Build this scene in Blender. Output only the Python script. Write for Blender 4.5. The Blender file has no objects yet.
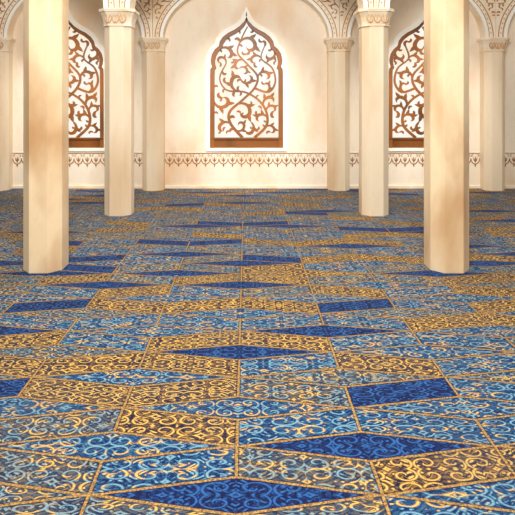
import bpy, math, random
import numpy as np
from mathutils import Vector
from mathutils.geometry import tessellate_polygon

scene = bpy.context.scene
scene.view_settings.view_transform = 'Standard'
COL = scene.collection
F = 500.0; H = 1.72; VX = 246.0; HY = 100.0
WALL = 9.72
SW = F / WALL

# ------------------------------------------------------------------ helpers
class MB:
    def __init__(s): s.v = []; s.f = []; s.m = []; s.k = 0
    def add(s, vs, fs, mat=0):
        b = len(s.v); s.v += vs
        for f in fs: s.f.append([b + i for i in f]); s.m.append(mat)
    def jit(s):
        s.k += 1; return (s.k*0.618034 % 1)*.003
    def ribbon(s, pts, ws, y0, y1, mat=0):
        n = len(pts)
        if n < 2: return
        y0 = y0 - s.jit()
        L = []; R = []
        for i in range(n):
            a = pts[max(i-1, 0)]; c = pts[min(i+1, n-1)]
            dx, dz = c[0]-a[0], c[1]-a[1]; l = math.hypot(dx, dz) or 1
            nx, nz = -dz/l, dx/l; w = (ws[i] if isinstance(ws, list) else ws)/2
            L.append((pts[i][0]+nx*w, pts[i][1]+nz*w)); R.append((pts[i][0]-nx*w, pts[i][1]-nz*w))
        vs = []
        for i in range(n):
            vs += [(L[i][0], y0, L[i][1]), (R[i][0], y0, R[i][1]), (R[i][0], y1, R[i][1]), (L[i][0], y1, L[i][1])]
        fs = []
        for i in range(n-1):
            o = 4*i
            for k in range(4):
                fs.append((o+k, o+(k+1) % 4, o+4+(k+1) % 4, o+4+k))
        fs += [(0, 1, 2, 3), (4*n-1, 4*n-2, 4*n-3, 4*n-4)]
        s.add(vs, fs, mat)
    def disc(s, cx, cz, r, y0, y1, mat=0, n=12):
        y0 = y0 - s.jit()
        vs = [(cx+r*math.cos(2*math.pi*i/n), y0, cz+r*math.sin(2*math.pi*i/n)) for i in range(n)]
        vs += [(x, y1, z) for x, _, z in vs]
        fs = [tuple(range(n)), tuple(range(2*n-1, n-1, -1))] + [(i, (i+1) % n, n+(i+1) % n, n+i) for i in range(n)]
        s.add(vs, fs, mat)
    def box(s, x0, x1, y0, y1, z0, z1, mat=0):
        vs = [(x0,y0,z0),(x1,y0,z0),(x1,y1,z0),(x0,y1,z0),(x0,y0,z1),(x1,y0,z1),(x1,y1,z1),(x0,y1,z1)]
        s.add(vs, [(0,3,2,1),(4,5,6,7),(0,1,5,4),(1,2,6,5),(2,3,7,6),(3,0,4,7)], mat)
    def prism(s, outer, holes, y0, y1, mat=0):
        loops = [outer] + holes
        tri = tessellate_polygon([[Vector((x, z, 0)) for x, z in l] for l in loops])
        flat = [p for l in loops for p in l]; n = len(flat)
        vs = [(x, y0, z) for x, z in flat] + [(x, y1, z) for x, z in flat]
        fs = []
        for t in tri:
            fs.append(tuple(t)); fs.append(tuple(n+i for i in reversed(t)))
        b = 0
        for l in loops:
            k = len(l)
            for i in range(k):
                fs.append((b+i, b+(i+1) % k, n+b+(i+1) % k, n+b+i))
            b += k
        s.add(vs, fs, mat)
    def loft(s, secs, mat=0):
        n = len(secs[0]); vs = [p for q in secs for p in q]; fs = []
        for j in range(len(secs)-1):
            for i in range(n):
                fs.append((j*n+i, j*n+(i+1) % n, (j+1)*n+(i+1) % n, (j+1)*n+i))
        fs.append(tuple(range(n-1, -1, -1))); k = (len(secs)-1)*n
        fs.append(tuple(range(k, k+n)))
        s.add(vs, fs, mat)
    def obj(s, name, mats, parent=None, origin=(0, 0, 0), bevel=0, smooth=False):
        ox, oy, oz = origin
        me = bpy.data.meshes.new(name)
        me.from_pydata([(x-ox, y-oy, z-oz) for x, y, z in s.v], [], s.f)
        for m in mats: me.materials.append(m)
        me.polygons.foreach_set('material_index', s.m)
        import bmesh
        bm = bmesh.new(); bm.from_mesh(me)
        bmesh.ops.recalc_face_normals(bm, faces=bm.faces)
        bm.to_mesh(me); bm.free()
        if smooth:
            for p in me.polygons: p.use_smooth = True
        o = bpy.data.objects.new(name, me); COL.objects.link(o)
        o.location = origin
        if parent:
            o.parent = parent
            o.location = Vector(origin) - parent.location
        if bevel:
            b = o.modifiers.new('Bevel', 'BEVEL'); b.width = bevel; b.segments = 3; b.limit_method = 'ANGLE'
            b.angle_limit = math.radians(25)
        return o

def empty(name, loc):
    e = bpy.data.objects.new(name, None); e.location = loc; e.empty_display_size = .2
    COL.objects.link(e); return e

# ------------------------------------------------------------------ node expr helper
class E:
    nt = None
    def __init__(s, sock): s.s = sock
    @staticmethod
    def op(o, *a):
        n = E.nt.nodes.new('ShaderNodeMath'); n.operation = o
        for i, x in enumerate(a):
            if isinstance(x, E): E.nt.links.new(x.s, n.inputs[i])
            else: n.inputs[i].default_value = x
        return E(n.outputs[0])
    def __add__(s, o): return E.op('ADD', s, o)
    __radd__ = __add__
    def __sub__(s, o): return E.op('SUBTRACT', s, o)
    def __rsub__(s, o): return E.op('SUBTRACT', o, s)
    def __mul__(s, o): return E.op('MULTIPLY', s, o)
    __rmul__ = __mul__
    def __truediv__(s, o): return E.op('DIVIDE', s, o)
    def __lt__(s, o): return E.op('LESS_THAN', s, o)
    def __gt__(s, o): return E.op('GREATER_THAN', s, o)
def fabs(x): return E.op('ABSOLUTE', x)
def ffloor(x): return E.op('FLOOR', x)
def fround(x): return E.op('ROUND', x)
def fsin(x): return E.op('SINE', x)
def fcos(x): return E.op('COSINE', x)
def fmin(a, b): return E.op('MINIMUM', a, b)
def fmax(a, b): return E.op('MAXIMUM', a, b)
def lin(c):
    return tuple(((v/255)/12.92 if v/255 <= .04045 else ((v/255+.055)/1.055)**2.4) for v in c) + (1,)
def mix(f, a, b):
    n = E.nt.nodes.new('ShaderNodeMix'); n.data_type = 'RGBA'; n.clamp_factor = True
    for sock, v in ((n.inputs[0], f), (n.inputs[6], a), (n.inputs[7], b)):
        if isinstance(v, E): E.nt.links.new(v.s, sock)
        elif hasattr(v, 'links'): E.nt.links.new(v, sock)
        else: sock.default_value = v
    return n.outputs[2]
def newmat(name):
    m = bpy.data.materials.new(name); m.use_nodes = True; E.nt = m.node_tree
    return m, m.node_tree, m.node_tree.nodes['Principled BSDF']
def noise(nt, vec, scale, detail=3, rough=.5, dist=0):
    n = nt.nodes.new('ShaderNodeTexNoise'); n.inputs['Scale'].default_value = scale
    n.inputs['Detail'].default_value = detail; n.inputs['Roughness'].default_value = rough
    n.inputs['Distortion'].default_value = dist
    nt.links.new(vec, n.inputs['Vector']); return E(n.outputs['Fac'])

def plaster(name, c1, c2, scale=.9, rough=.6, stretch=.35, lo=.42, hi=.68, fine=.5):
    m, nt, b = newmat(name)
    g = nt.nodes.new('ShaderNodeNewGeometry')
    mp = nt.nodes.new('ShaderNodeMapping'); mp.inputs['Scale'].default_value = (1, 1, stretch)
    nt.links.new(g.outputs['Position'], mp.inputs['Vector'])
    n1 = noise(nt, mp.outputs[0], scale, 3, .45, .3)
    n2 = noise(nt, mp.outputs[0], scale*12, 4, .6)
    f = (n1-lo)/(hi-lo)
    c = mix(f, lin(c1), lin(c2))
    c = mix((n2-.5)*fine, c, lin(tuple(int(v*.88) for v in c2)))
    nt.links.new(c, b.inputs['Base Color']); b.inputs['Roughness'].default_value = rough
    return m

M_wall = plaster('cream_plaster_glow', (252, 238, 217), (230, 182, 126), 1.0, .6, .5, .48, .84)  # golden second tone puts the warm glow on the wall into its colour
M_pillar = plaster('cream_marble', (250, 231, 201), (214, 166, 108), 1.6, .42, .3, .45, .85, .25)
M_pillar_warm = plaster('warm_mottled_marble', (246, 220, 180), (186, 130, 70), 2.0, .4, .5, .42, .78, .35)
M_cap = plaster('cream_stone', (252, 238, 216), (242, 214, 176), 2.2, .5, 1)
M_glow_trim = plaster('pale_glow_and_trim', (255, 253, 246), (255, 248, 234), 2, .5, 1)  # white of the painted window halo, shared with archivolts and dado rails
M_brown = plaster('tan_scroll_inlay', (176, 124, 74), (156, 106, 58), 3, .5, 1)
M_capinlay = plaster('pale_tan_carving', (222, 190, 148), (208, 172, 128), 3, .5, 1)
M_frieze = plaster('golden_frieze_inlay', (164, 114, 64), (142, 94, 48), 3, .5, 1)
M_wood = plaster('golden_brown_wood', (164, 98, 34), (106, 60, 18), 2.4, .45, .7, .40, .66)
M_rim = plaster('deep_brown_wood', (152, 90, 30), (112, 66, 20), 2.0, .45, .7)
M_sill = plaster('sill_wood', (138, 80, 28), (106, 60, 18), 3, .4, .2)

m, nt, b = newmat('glowing_glass')
g = nt.nodes.new('ShaderNodeNewGeometry')
n1 = noise(nt, g.outputs['Position'], 1.4, 2)
c = mix((n1-.44)*2.6, lin((255, 252, 242)), lin((254, 230, 194)))
nt.links.new(c, b.inputs['Emission Color']); b.inputs['Emission Strength'].default_value = .97
b.inputs['Base Color'].default_value = (.02, .02, .02, 1); b.inputs['Roughness'].default_value = .4
M_glass = m

# ------------------------------------------------------------------ carpet
NAVY = [('d', 0, 0), ('d', 1, 1), ('d', 0, 4), ('d', 1, 5), ('r', 1, 2), ('r', 1, 6), ('r', -3, 6), ('r', -3, 2),
        ('d', 0, 8), ('r', 0, 10), ('r', -3, 10), ('d', -3, 5), ('d', 3, 9), ('d', -2, 8)]
def carpet():
    m, nt, b = newmat('patchwork_carpet')
    tc = nt.nodes.new('ShaderNodeTexCoord'); sp = nt.nodes.new('ShaderNodeSeparateXYZ')
    nt.links.new(tc.outputs['Object'], sp.inputs[0])
    nz = nt.nodes.new('ShaderNodeTexNoise'); nz.inputs['Scale'].default_value = 11; nz.inputs['Detail'].default_value = 3
    nt.links.new(tc.outputs['Object'], nz.inputs['Vector'])
    ss = nt.nodes.new('ShaderNodeSeparateColor'); nt.links.new(nz.outputs['Color'], ss.inputs[0])
    wx = (E(ss.outputs[0])-.5); wy = (E(ss.outputs[1])-.5)
    X = E(sp.outputs[0]); Y = E(sp.outputs[1])
    W, P, X0, Y0 = .64, .309, -.045, 2.177
    a = (X + wx*.006 - X0)/W; bb = (Y + wy*.006 - Y0)/P
    i = fround(a); j = fround(bb)
    odd = fabs(E.op('FLOORED_MODULO', i+j, 2.0)) > .5
    ic = i + odd*E.op('SIGN', a-i)
    D = fabs(a-ic)/.97 + fabs(bb-j)/.34
    ind = D < 1.0
    ca = ffloor(a); cb = ffloor(bb)
    idx = ind*ic + (1-ind)*(ca+.37); idy = ind*(j+57.0) + (1-ind)*(cb+.61)
    cv = nt.nodes.new('ShaderNodeCombineXYZ'); nt.links.new(idx.s, cv.inputs[0]); nt.links.new(idy.s, cv.inputs[1])
    wn = nt.nodes.new('ShaderNodeTexWhiteNoise'); wn.noise_dimensions = '3D'; nt.links.new(cv.outputs[0], wn.inputs['Vector'])
    R = E(wn.outputs['Value'])
    sc = nt.nodes.new('ShaderNodeSeparateColor'); nt.links.new(wn.outputs['Color'], sc.inputs[0])
    R2 = E(sc.outputs[0]); R3 = E(sc.outputs[1]); R4 = E(sc.outputs[2])
    navy = None
    for t, x, y in NAVY:
        tx, ty = (x, y+57.0) if t == 'd' else (x+.37, y+.61)
        e = (fabs(idx-tx)+fabs(idy-ty)) < .05
        navy = e if navy is None else fmax(navy, e)
    far = (Y > 4.9)*(R > (.94 - ind*.20))
    isd = fmax(navy, far)
    u = (ind*(a-ic) + (1-ind)*(a-ca-.5))*W
    v = (ind*(bb-j) + (1-ind)*(bb-cb-.5))*P
    # arabesque, mirrored about both axes of each tile
    cu = .128 + (R2 > .5)*.032
    cvv = .0773 - (R4 > .5)*.0200
    au = fabs(u) + wx*.026; av = fabs(v) + wy*.014
    pu = (E.op('PINGPONG', au+.0001, cu) - cu*.5)/cu
    pv = (E.op('PINGPONG', av+.0001, cvv) - cvv*.5)/cvv
    rr = E.op('SQRT', pu*pu*1.25 + pv*pv)
    th = E.op('ARCTAN2', pv, pu)
    S = fsin(rr*15.0 + th + R3*6.28)
    stem = fabs(pv - .32*fsin(pu*6.2832 + R3*3.0))
    k1 = 54 + R2*26; k2 = 112 + R3*34
    leafv = fsin(au*k1 + fsin(av*82.0 + R4*6)*2.0)*fsin(av*k2 + fsin(au*44.0 + R2*6)*2.4)
    scr = (S > (.40 + R4*.30))*(rr > .09)
    lf = (leafv > (.38 + R3*.22))*(S < .2)
    mot = fmax(fmax(scr, lf), stem < .05)
    hi = fmax((S > .86)*(rr > .09), (leafv > .76)*(S < .2))
    mid_ = (leafv < -.35)*(S < 0.0)
    # colours
    light = noise(nt, tc.outputs['Object'], 12, 2)
    mp = nt.nodes.new('ShaderNodeMapping'); mp.inputs['Scale'].default_value = (3, 14, 1)
    nt.links.new(tc.outputs['Object'], mp.inputs['Vector'])
    band = noise(nt, mp.outputs[0], 1.6, 3)
    golds = mix((light-.4)*5, lin((132, 94, 48)), lin((180, 134, 68)))
    blues = mix((light-.4)*5, lin((34, 92, 136)), lin((78, 130, 160)))
    darks = mix((light-.42)*6, lin((6, 38, 98)), lin((30, 78, 140)))
    bgw = mix((light-.42)*6, lin((24, 30, 58)), lin((66, 52, 50)))
    bgb = mix((band-.42)*6, lin((6, 34, 84)), lin((20, 68, 114)))
    bgd = mix(R2, lin((2, 14, 54)), lin((5, 24, 72)))
    bgs = mix((band-.42)*6, lin((22, 44, 80)), lin((60, 68, 82)))
    sl = mix((light-.4)*5, lin((84, 104, 118)), lin((152, 128, 84)))
    isg = R < (.25 - ind*.22)
    iss = (R > .25)*(R < (.58 - ind*.16))
    bg = mix(isd, mix(iss, mix(isg, bgb, bgw), bgs), bgd)
    mo = mix(isd, mix(iss, mix(isg, blues, golds), sl), darks)
    hc = mix(isd, mix(isg, lin((132, 174, 190)), lin((240, 198, 106))), lin((50, 102, 166)))
    c = mix(mid_*.45, bg, mo)
    c = mix(mot, c, mo)
    acc = (band > .53)*(1-isd)
    c = mix(acc*mot*.75, c, lin((178, 128, 60)))
    hc = mix(acc, hc, lin((240, 196, 102)))
    c = mix(hi*.9, c, hc)
    # woven pile: speckle and worn patches
    worn = noise(nt, mp.outputs[0], 8, 5, .85)
    c = mix((worn-.51)*3.0*(1-isd*.5), c, bg)
    big = noise(nt, tc.outputs['Object'], 1.3, 3)
    c = mix(.04+(big-.50)*1.2*(1-isd), c, lin((76, 84, 98)))
    # borders
    dv = fabs(a-i)*W; dh = fabs(bb-j)*P
    lw = .0066
    dd = fabs(D-1.0)*(.34*P)
    rect = fmin(dv, dh) + ind*1.0
    e1 = fmin(rect, dd)
    c = mix((e1 < lw*2.1)*.65, c, lin((36, 34, 48)))
    thread = noise(nt, tc.outputs['Object'], 90, 2)
    c = mix((e1 < lw)*.92, c, mix((thread-.4)*5, lin((138, 98, 52)), lin((204, 160, 92))))
    sp1 = noise(nt, tc.outputs['Object'], 120, 3, .8)
    c = mix(((sp1-.53)*5), c, lin((12, 22, 48)))
    sp2 = noise(nt, tc.outputs['Object'], 75, 4, .85)
    c = mix((sp2-.57)*3.4*(1-isd*.4), c, lin((182, 172, 146)))
    nt.links.new(c, b.inputs['Base Color'])
    b.inputs['Roughness'].default_value = .85; b.inputs['Specular IOR Level'].default_value = .12
    b.inputs['Sheen Weight'].default_value = .04; b.inputs['Sheen Roughness'].default_value = .45
    bp = nt.nodes.new('ShaderNodeBump'); bp.inputs['Strength'].default_value = .3; bp.inputs['Distance'].default_value = .004
    nt.links.new(sp1.s, bp.inputs['Height']); nt.links.new(bp.outputs[0], b.inputs['Normal'])
    return m
fl = MB(); fl.box(-9, 9, -2, WALL+.3, -.1, 0)
fo = fl.obj('floor', [carpet()]); fo['kind'] = 'structure'
fo['label'] = 'wall-to-wall patchwork carpet in blue, navy and gold diamonds'

# ------------------------------------------------------------------ window outline (px units rel. to centre; y = image row at wall)
half = [(0,11.5),(1.4,17),(3.8,22),(7.6,26.1),(12.5,29.5),(18.5,32.6),(23.7,36.8),(27,41.5),(28,46),(31.5,49),(34.6,54),(36,60),(35.6,64.5),(34.6,67),(36.2,69),(36.5,74),(36.6,148)]
def zpx(y): return H + (HY-y)/SW
def outline_px(shrink=0.0, ybot=148):
    pts = []
    for x, y in half:
        s = max(0, 1-shrink/36.5)
        yy = 81 + (y-81)*(1-shrink/67) if y < 148 else ybot
        pts.append((x*s, yy))
    pts[-1] = (pts[-1][0], ybot)
    return [(-x, y) for x, y in reversed(pts[1:])] + pts
def outline(cx, shrink=0.0, ybot=148):
    return [(cx+x/SW, zpx(y)) for x, y in outline_px(shrink, ybot)]
WX = [(67.5-VX)/SW, 0.01, (425-VX)/SW]
w = MB()
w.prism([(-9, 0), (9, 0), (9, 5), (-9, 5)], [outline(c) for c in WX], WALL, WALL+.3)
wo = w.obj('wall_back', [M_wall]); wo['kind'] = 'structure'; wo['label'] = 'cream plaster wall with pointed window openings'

# ------------------------------------------------------------------ arabesque growth: tapered curled strokes sprout into the widest gaps
def inside(p, poly):
    c = False; n = len(poly); x, y = p
    for i in range(n):
        x1, y1 = poly[i]; x2, y2 = poly[i-1]
        if (y1 > y) != (y2 > y) and x < (x2-x1)*(y-y1)/(y2-y1)+x1: c = not c
    return c
def densify(pts, st):
    out = []
    for k in range(len(pts)-1):
        (x1, y1), (x2, y2) = pts[k], pts[k+1]
        n = max(1, int(math.hypot(x2-x1, y2-y1)/st))
        out += [(x1+(x2-x1)*t/n, y1+(y2-y1)*t/n) for t in range(n)]
    return out + [pts[-1]]
def grow(poly, stems, minclr, wmul, seed, rmax=11.5, wlo=1.3, whi=3.1, step=1.0, limit=170):
    rnd = random.Random(seed)
    xs = [p[0] for p in poly]; ys = [p[1] for p in poly]
    G = [(x, y) for x in np.arange(min(xs), max(xs), step) for y in np.arange(min(ys), max(ys), step) if inside((x, y), poly)]
    if not G: return []
    G = np.array(G); dist = np.full(len(G), 1e9); near = np.zeros((len(G), 2)); ndir = np.zeros((len(G), 2))
    strokes = []
    def occupy(pts, ws):
        for k, (p, w_) in enumerate(zip(pts, ws)):
            q = pts[min(k+1, len(pts)-1)]; r = pts[max(k-1, 0)]
            d = np.hypot(G[:, 0]-p[0], G[:, 1]-p[1]) - w_/2
            m_ = d < dist; dist[m_] = d[m_]; near[m_] = p; ndir[m_] = (q[0]-r[0], q[1]-r[1])
    bnd = densify(poly + [poly[0]], 1.0); occupy(bnd, [0]*len(bnd))
    for pts, ws in stems:
        strokes.append((pts, ws)); occupy(pts, ws)
    for _ in range(limit):
        sel = dist + np.array([rnd.random()*.6 for _ in range(len(G))])
        k = int(np.argmax(sel)); cl = dist[k]
        if cl < minclr: break
        C = G[k]; P = near[k].copy()
        R0 = min(cl, rmax)
        v = C-P; L = math.hypot(*v) or 1
        C = P + v/L*min(L, R0*1.05)
        a0 = math.atan2(P[1]-C[1], P[0]-C[0])
        tang = ndir[k]; d = 1 if (-math.sin(a0)*tang[0]+math.cos(a0)*tang[1]) > 0 else -1
        if rnd.random() < .2: d = -d
        big = cl > minclr*1.75
        turns = rnd.uniform(.62, .95) if big else rnd.uniform(.22, .40)
        r0 = math.hypot(P[0]-C[0], P[1]-C[1]); N = 26 if big else 12
        W_ = max(wlo, min(whi, cl*wmul)); pts = []; ws = []
        for t in range(N+1):
            s = t/N
            if big:
                ang = a0 + d*s*turns*2*math.pi; rr = r0*(1-.30*min(1, s*3)) * (1-.55*s)
                rr = max(rr, r0*.25)
                ww = W_*(.55+.75*math.sin(math.pi*min(1, s*1.1)))*(1 if s < .75 else max(.12, 1-(s-.75)*3.5))
            else:
                ang = a0 + d*s*turns*2*math.pi; rr = r0*(1-1.15*s)
                if s > .87: rr = r0*(1-1.15*.87) - r0*.15*(s-.87)
                ww = max(.2, cl*.55*math.sin(math.pi*(.12+.88*s)**.9))
            pts.append((C[0]+rr*math.cos(ang), C[1]+rr*math.sin(ang))); ws.append(ww)
        if not all(inside(p, poly) for p in pts[2:]):
            keep = [q for q in range(len(pts)) if q < 2 or inside(pts[q], poly)]
            if len(keep) < 4: dist[k] = 0; continue
            pts = [pts[q] for q in keep]; ws = [ws[q] for q in keep]
        strokes.append((pts, ws)); occupy(pts, ws)
        if big:
            for kk in (.22, .5):
                t = int(kk*(len(pts)-2)); p = pts[t]; dx, dy = pts[t+1][0]-p[0], pts[t+1][1]-p[1]
                an = math.atan2(dy, dx) - d*.55; LL = r0*.75; lp = []; lw_ = []
                for q in range(8):
                    s = q/7; o = -d*.35*LL*s*s
                    lp.append((p[0]+LL*s*math.cos(an)-o*math.sin(an), p[1]+LL*s*math.sin(an)+o*math.cos(an)))
                    lw_.append(max(.15, W_*1.15*math.sin(math.pi*(.15+.85*s))))
                if all(inside(z, poly) for z in lp[1:]):
                    strokes.append((lp, lw_)); occupy(lp, lw_)
        dist[k] = min(dist[k], minclr*.5)
    return strokes
def leaf(mb, x, z, ang, L, w, bend, y0, y1, mat=0):
    pts = []; ws = []
    for t in range(9):
        s = t/8; px = L*s; pz = bend*L*s*s
        pts.append((x+px*math.cos(ang)-pz*math.sin(ang), z+px*math.sin(ang)+pz*math.cos(ang)))
        ws.append(max(w*.12, w*math.sin(math.pi*(.08+.92*s)**.8)))
    mb.ribbon(pts, ws, y0, y1, mat)

def sstem(pts, w0, w1):
    out = []
    P_ = [pts[0]] + pts + [pts[-1]]
    for k in range(1, len(P_)-2):
        p0, p1, p2, p3 = P_[k-1:k+3]
        for t in range(8):
            s = t/8
            out.append(tuple(.5*((2*p1[c])+(-p0[c]+p2[c])*s+(2*p0[c]-5*p1[c]+4*p2[c]-p3[c])*s*s+(-p0[c]+3*p1[c]-3*p2[c]+p3[c])*s**3) for c in (0, 1)))
    out.append(pts[-1]); n = len(out)
    return out, [w0+(w1-w0)*k/(n-1) for k in range(n)]
wpoly = outline_px(3.4, 138)
wstems = [sstem([(-4, 138), (-16, 124), (-17, 112), (-4, 100), (8, 88), (11, 76), (1, 64), (-9, 52), (-5, 38), (1, 26)], 3.0, 1.3),
          sstem([(8, 138), (20, 126), (20, 112), (12, 100), (-2, 92), (-20, 90), (-27, 78), (-21, 64)], 2.8, 1.2),
          sstem([(8, 88), (22, 92), (29, 82), (26, 68), (15, 58), (18, 46)], 2.4, 1.1)]
WSTR = grow(wpoly, wstems, 3.2, .32, 7, rmax=10, wlo=1.5, whi=3.0, limit=220)
for n, c in enumerate(WX):
    e = empty(f'window_{n+1}', (c, WALL, zpx(148))); e['kind'] = 'structure'
    e['label'] = 'pointed arch window with golden-brown arabesque lattice and glowing pane'
    mb = MB(); fx = -1 if n == 2 else 1
    for pts, ws in WSTR:
        mb.ribbon([(c+fx*x/SW, zpx(y)) for x, y in pts], [q*1.0/SW for q in ws], WALL+.07, WALL+.10)
    mb.obj('lattice', [M_wood], e, (c, WALL+.1, zpx(80)))
    rim = MB(); o = outline(c, 1.9)
    rim.ribbon(o, 4.8/SW, WALL+.01, WALL+.12)
    rim.obj('window_rim', [M_rim], e, (c, WALL+.1, zpx(80)), .004)
    s = MB()
    s.box(c-35.6/SW, c+35.6/SW, WALL+.03, WALL+.12, zpx(147.6), zpx(138))
    s.box(c-35.6/SW, c+35.6/SW, WALL+.005, WALL+.12, zpx(139.6), zpx(138))
    s.obj('sill_panel', [M_sill], e, (c, WALL+.1, zpx(143)), .003)
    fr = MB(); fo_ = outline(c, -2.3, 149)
    fr.ribbon(fo_, 4.6/SW, WALL-.012, WALL)  # pale raised border paints the glow halo around the window
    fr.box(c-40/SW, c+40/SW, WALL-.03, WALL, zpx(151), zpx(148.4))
    fr.obj('window_glow_frame', [M_glow_trim], e, (c, WALL-.01, zpx(80)))
    gl = MB(); gl.prism(outline(c, .2), [], WALL+.16, WALL+.18)
    gl.obj('window_pane', [M_glass], e, (c, WALL+.17, zpx(80)))

# ------------------------------------------------------------------ pillars
def csec(cx, cy, h, ch, z, ymax=None):
    p = [(-h, -h+ch), (-h+ch, -h), (h-ch, -h), (h, -h+ch), (h, h-ch), (h-ch, h), (-h+ch, h), (-h, h-ch)]
    r = []
    for x, y in p:
        r.append((cx+x, cy+y, z))
    if ymax is not None: r = r[:4] + [(cx+h, ymax, z), (cx+h-.001, ymax, z), (cx-h+.001, ymax, z), (cx-h, ymax, z)]
    return r
def pillar(cx, yfront, top, h, label, group, pil=False, mat=None):
    cy = yfront+h; ym = WALL if pil else None
    e = empty('pillar', (cx, cy if not pil else (yfront+WALL)/2, 0))
    e['category'] = 'pillar'; e['label'] = label; e['group'] = group
    ch = h*.52
    o0 = tuple(e.location)
    s = MB(); s.loft([csec(cx, cy, h, ch, 0, ym), csec(cx, cy, h, ch, top-.26, ym)])
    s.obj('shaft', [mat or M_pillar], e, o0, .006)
    c = MB(); prof = [(h*1.0, -.26), (h*1.06, -.257), (h*1.06, -.245), (h*1.02, -.24), (h*1.04, -.18), (h*1.11, -.115), (h*1.22, -.068), (h*1.25, -.05), (h*1.34, -.046), (h*1.34, 0)]
    c.loft([csec(cx, cy, hh, hh*.42, top+z, ym) for hh, z in prof])
    c.obj('capital', [M_cap], e, (o0[0], o0[1], top-.12), .005)
    r = MB()
    for k in range(3):
        x = cx+(k-1)*h*.52
        leaf(r, x, top-.21, math.pi/2, .12, .016, (k-1)*.12, cy-h*1.18, cy-h*1.0)
        for sg in (-1, 1):
            r.ribbon([(x+sg*.012, top-.21), (x+sg*.040, top-.17), (x+sg*.046, top-.12), (x+sg*.030, top-.092), (x+sg*.016, top-.105), (x+sg*.022, top-.125)], .009, cy-h*1.18, cy-h*1.0)
    r.box(cx-h*.77, cx+h*.77, cy-h*1.35, cy-h*1.2, top-.027, top-.019)
    r.obj('capital_ornament', [M_capinlay], e, (o0[0], cy-h*1.2, top-.12))
    return e
def px2x(px, y): return (px-VX)*y/F
FY, MY, BY = 4.95, 7.38, 9.45
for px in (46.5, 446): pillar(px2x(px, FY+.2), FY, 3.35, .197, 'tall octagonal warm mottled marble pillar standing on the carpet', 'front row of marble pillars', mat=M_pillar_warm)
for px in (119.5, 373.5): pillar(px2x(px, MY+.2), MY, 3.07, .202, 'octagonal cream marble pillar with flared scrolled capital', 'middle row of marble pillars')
bx = [px2x(p, BY+.1) for p in (-157, -2, 153, 339, 494.5, 650)]
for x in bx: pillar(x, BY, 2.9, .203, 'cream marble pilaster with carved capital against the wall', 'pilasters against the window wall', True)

# ------------------------------------------------------------------ arches
def arch(xl, xr, y0, y1, spring, ph, rise, top, px, name_label, group, seed):
    cx = (xl+xr)/2; a = (xr-xl)/2-ph
    N = 40
    def curve(off):
        pts = []
        for i in range(N+1):
            t = math.pi*i/N
            x = -math.cos(t)*(a+off); z = math.sin(t)*(rise+off)
            z += .12*max(0, 1-abs(x)/(a*.5))**1.5
            pts.append((cx+x, spring+.002+z))
        return pts
    e = empty('arch', (cx, (y0+y1)/2, spring)); e['category'] = 'arch'; e['label'] = name_label; e['group'] = group
    oc = curve(0)
    poly = [(xl+.004, spring+.002), (xl+.004, top), (xr-.004, top), (xr-.004, spring+.002)] + list(reversed(oc))
    b_ = MB(); b_.prism(poly, [], y0, y1)
    b_.obj('arch_wall', [M_cap], e, (cx, (y0+y1)/2, spring))
    v = MB()
    v.ribbon([p for p in curve(.03) if xl+.05 < p[0] < xr-.05], .06, y0-.03, y0)
    v.obj('archivolt', [M_glow_trim], e, (cx, y0, spring), .006)
    o = MB()
    w_ = 1.0/px
    for off in (.075, .155): o.ribbon([p for p in curve(off) if xl+.03 < p[0] < xr-.03], w_*.7, y0-.008, y0)
    cc = curve(.115)
    for i in range(1, len(cc)):
        seg = math.hypot(cc[i][0]-cc[i-1][0], cc[i][1]-cc[i-1][1]); k = max(1, int(seg/.055))
        for q in range(k):
            f = q/k; x = cc[i-1][0]+(cc[i][0]-cc[i-1][0])*f; z = cc[i-1][1]+(cc[i][1]-cc[i-1][1])*f
            if xl+.03 < x < xr-.03: o.disc(x, z, .010, y0-.008, y0, 0, 8)
    sp = [(xl+.02, spring+.03), (xl+.02, min(top, spring+1.0))] + [(x, z) for x, z in reversed(curve(.18)) if x < cx-.25*a and xl+.02 < x and z < spring+1.0]
    pp = [(x*px, z*px) for x, z in sp]
    st = grow(pp, [], 1.8, .22, seed, rmax=5.5, wlo=.7, whi=1.2, step=.7, limit=110)
    for pts, ws in st:
        q = [(x/px, z/px) for x, z in pts]; u = [k/px for k in ws]
        o.ribbon(q, u, y0-.008, y0)
        o.ribbon([(2*cx-x, z) for x, z in q], u, y0-.008, y0)
    o.obj('scroll_ornament', [M_brown], e, (cx, y0, spring))
for i in range(5):
    arch(bx[i], bx[i+1], 9.5, WALL, 2.9, .203, 1.05, 4.7, 52, 'wide cream wall arch with brown scroll ornament', 'blind arches along the window wall', 21)
mx = [px2x(119.5, MY+.2), px2x(373.5, MY+.2)]
arch(mx[0], mx[1], MY+.04, MY+.38, 3.07, .19, 1.15, 4.7, 66, 'cream arch spanning the middle pillars with scroll ornament', 'free-standing arches', 33)
for s_, xx in ((-1, mx[0]), (1, mx[1])):
    x2 = xx+s_*3.0
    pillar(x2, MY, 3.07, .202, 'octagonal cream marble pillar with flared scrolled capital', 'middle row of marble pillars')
    arch(min(xx, x2), max(xx, x2), MY+.04, MY+.38, 3.07, .19, 1.05, 4.7, 66, 'cream arch spanning the middle pillars with scroll ornament', 'free-standing arches', 33)

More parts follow.
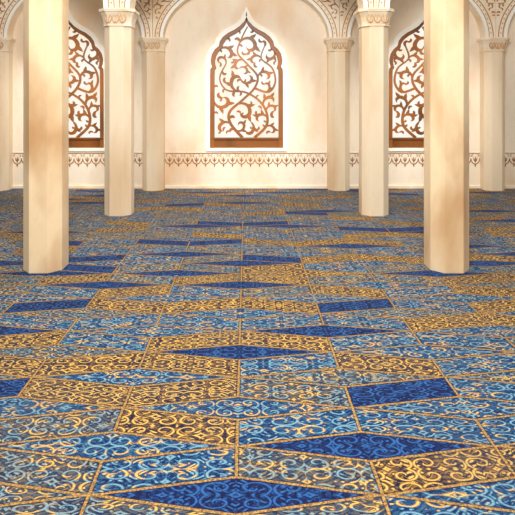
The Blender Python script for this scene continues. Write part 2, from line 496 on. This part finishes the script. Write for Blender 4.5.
# ------------------------------------------------------------------ dado trims
for i in range(5):
    x0 = bx[i]+.205; x1 = bx[i+1]-.205
    t = MB()
    zt = zpx(152.5)
    t.box(x0, x1, WALL-.008, WALL, zt-.018, zt, 0)
    n = round((x1-x0)/.175); st = (x1-x0)/n
    ya, yb = WALL-.006, WALL
    t.box(x0, x1, WALL-.010, WALL-.008, zt-.018, zt-.004, 1)
    K = .9
    for k in range(n):
        c = x0+(k+.5)*st; h = zt-.024
        arc = [(c+st*.5*math.cos(math.pi*q/10), h-K*(.10+.12*math.sin(math.pi*q/10))) for q in range(11)]
        t.ribbon(arc, .015, ya, yb, 1)
        leaf(t, c, h-K*.19, math.pi/2, .12, .026, 0, ya, yb, 1)
        leaf(t, c, h-K*.22, -math.pi/2, .06, .026, 0, ya, yb, 1)
        for sgn in (-1, 1):
            leaf(t, c+sgn*.010, h-K*.16, math.pi/2-sgn*.75, .072, .015, sgn*.5, ya, yb, 1)
            pts = []; ws = []
            for q in range(13):
                f = q/12; an = -math.pi/2+sgn*f*4.4; rr = .028*(1-.65*f)
                pts.append((c+sgn*.050+rr*math.cos(an), h-K*.035+rr*math.sin(an))); ws.append(.008)
            t.ribbon(pts, ws, ya, yb, 1)
    o = t.obj(f'trim_{i+1}', [M_glow_trim, M_frieze]); o['kind'] = 'structure'; o['label'] = 'lace-like golden-brown dado border with scalloped lower edge'
    bb_ = MB(); bb_.box(x0, x1, WALL-.03, WALL, 0, .06)
    o = bb_.obj(('baseboard_back' if i == 0 else f'baseboard_back.{i:03d}'), [M_cap], None, (0, 0, 0), .008); o['kind'] = 'structure'

# ------------------------------------------------------------------ camera, light
cam = bpy.data.cameras.new('camera'); co = bpy.data.objects.new('camera', cam); COL.objects.link(co)
co.location = (0, 0, H); co.rotation_euler = (math.pi/2, 0, 0)
cam.sensor_width = 36; cam.lens = 36*F/515; cam.shift_x = (257.5-VX)/515; cam.shift_y = -(257.5-HY)/515
scene.camera = co
wd = bpy.data.worlds.new('world'); scene.world = wd; wd.use_nodes = True
wd.node_tree.nodes['Background'].inputs[0].default_value = (1, .91, .79, 1)
wd.node_tree.nodes['Background'].inputs[1].default_value = .39
def area(loc, rot, size, e, col, sy=None):
    l = bpy.data.lights.new('added_area', 'AREA'); l.size = size; l.energy = e; l.color = col
    if sy: l.shape = 'RECTANGLE'; l.size_y = sy
    o = bpy.data.objects.new('added_area_light', l); o.location = loc; o.rotation_euler = rot; COL.objects.link(o); return o  # unseen area lights, added to brighten pillars, wall and carpet
area((0, .5, 4.8), (math.radians(58), 0, 0), 2.0, 470, (1, .98, .94), 1.2)
area((0, 6.2, 5.2), (0, 0, 0), 5.0, 110, (1, .97, .93), 1.6)  # added overhead fill that lifts the far carpet
for cx_ in ((70-VX)/SW, 0, (422-VX)/SW):
    l = bpy.data.lights.new('spot', 'SPOT'); l.energy = 950; l.color = (1, .97, .91); l.spot_size = math.radians(42); l.spot_blend = 1; l.shadow_soft_size = .25
    o = bpy.data.objects.new('window_spot', l); o.location = (cx_, 6.4, 4.6); COL.objects.link(o)  # added unseen spot, makes the pool of glow around each window
    o.rotation_euler = (Vector((cx_, WALL, 1.35))-o.location).to_track_quat('-Z', 'Y').to_euler()
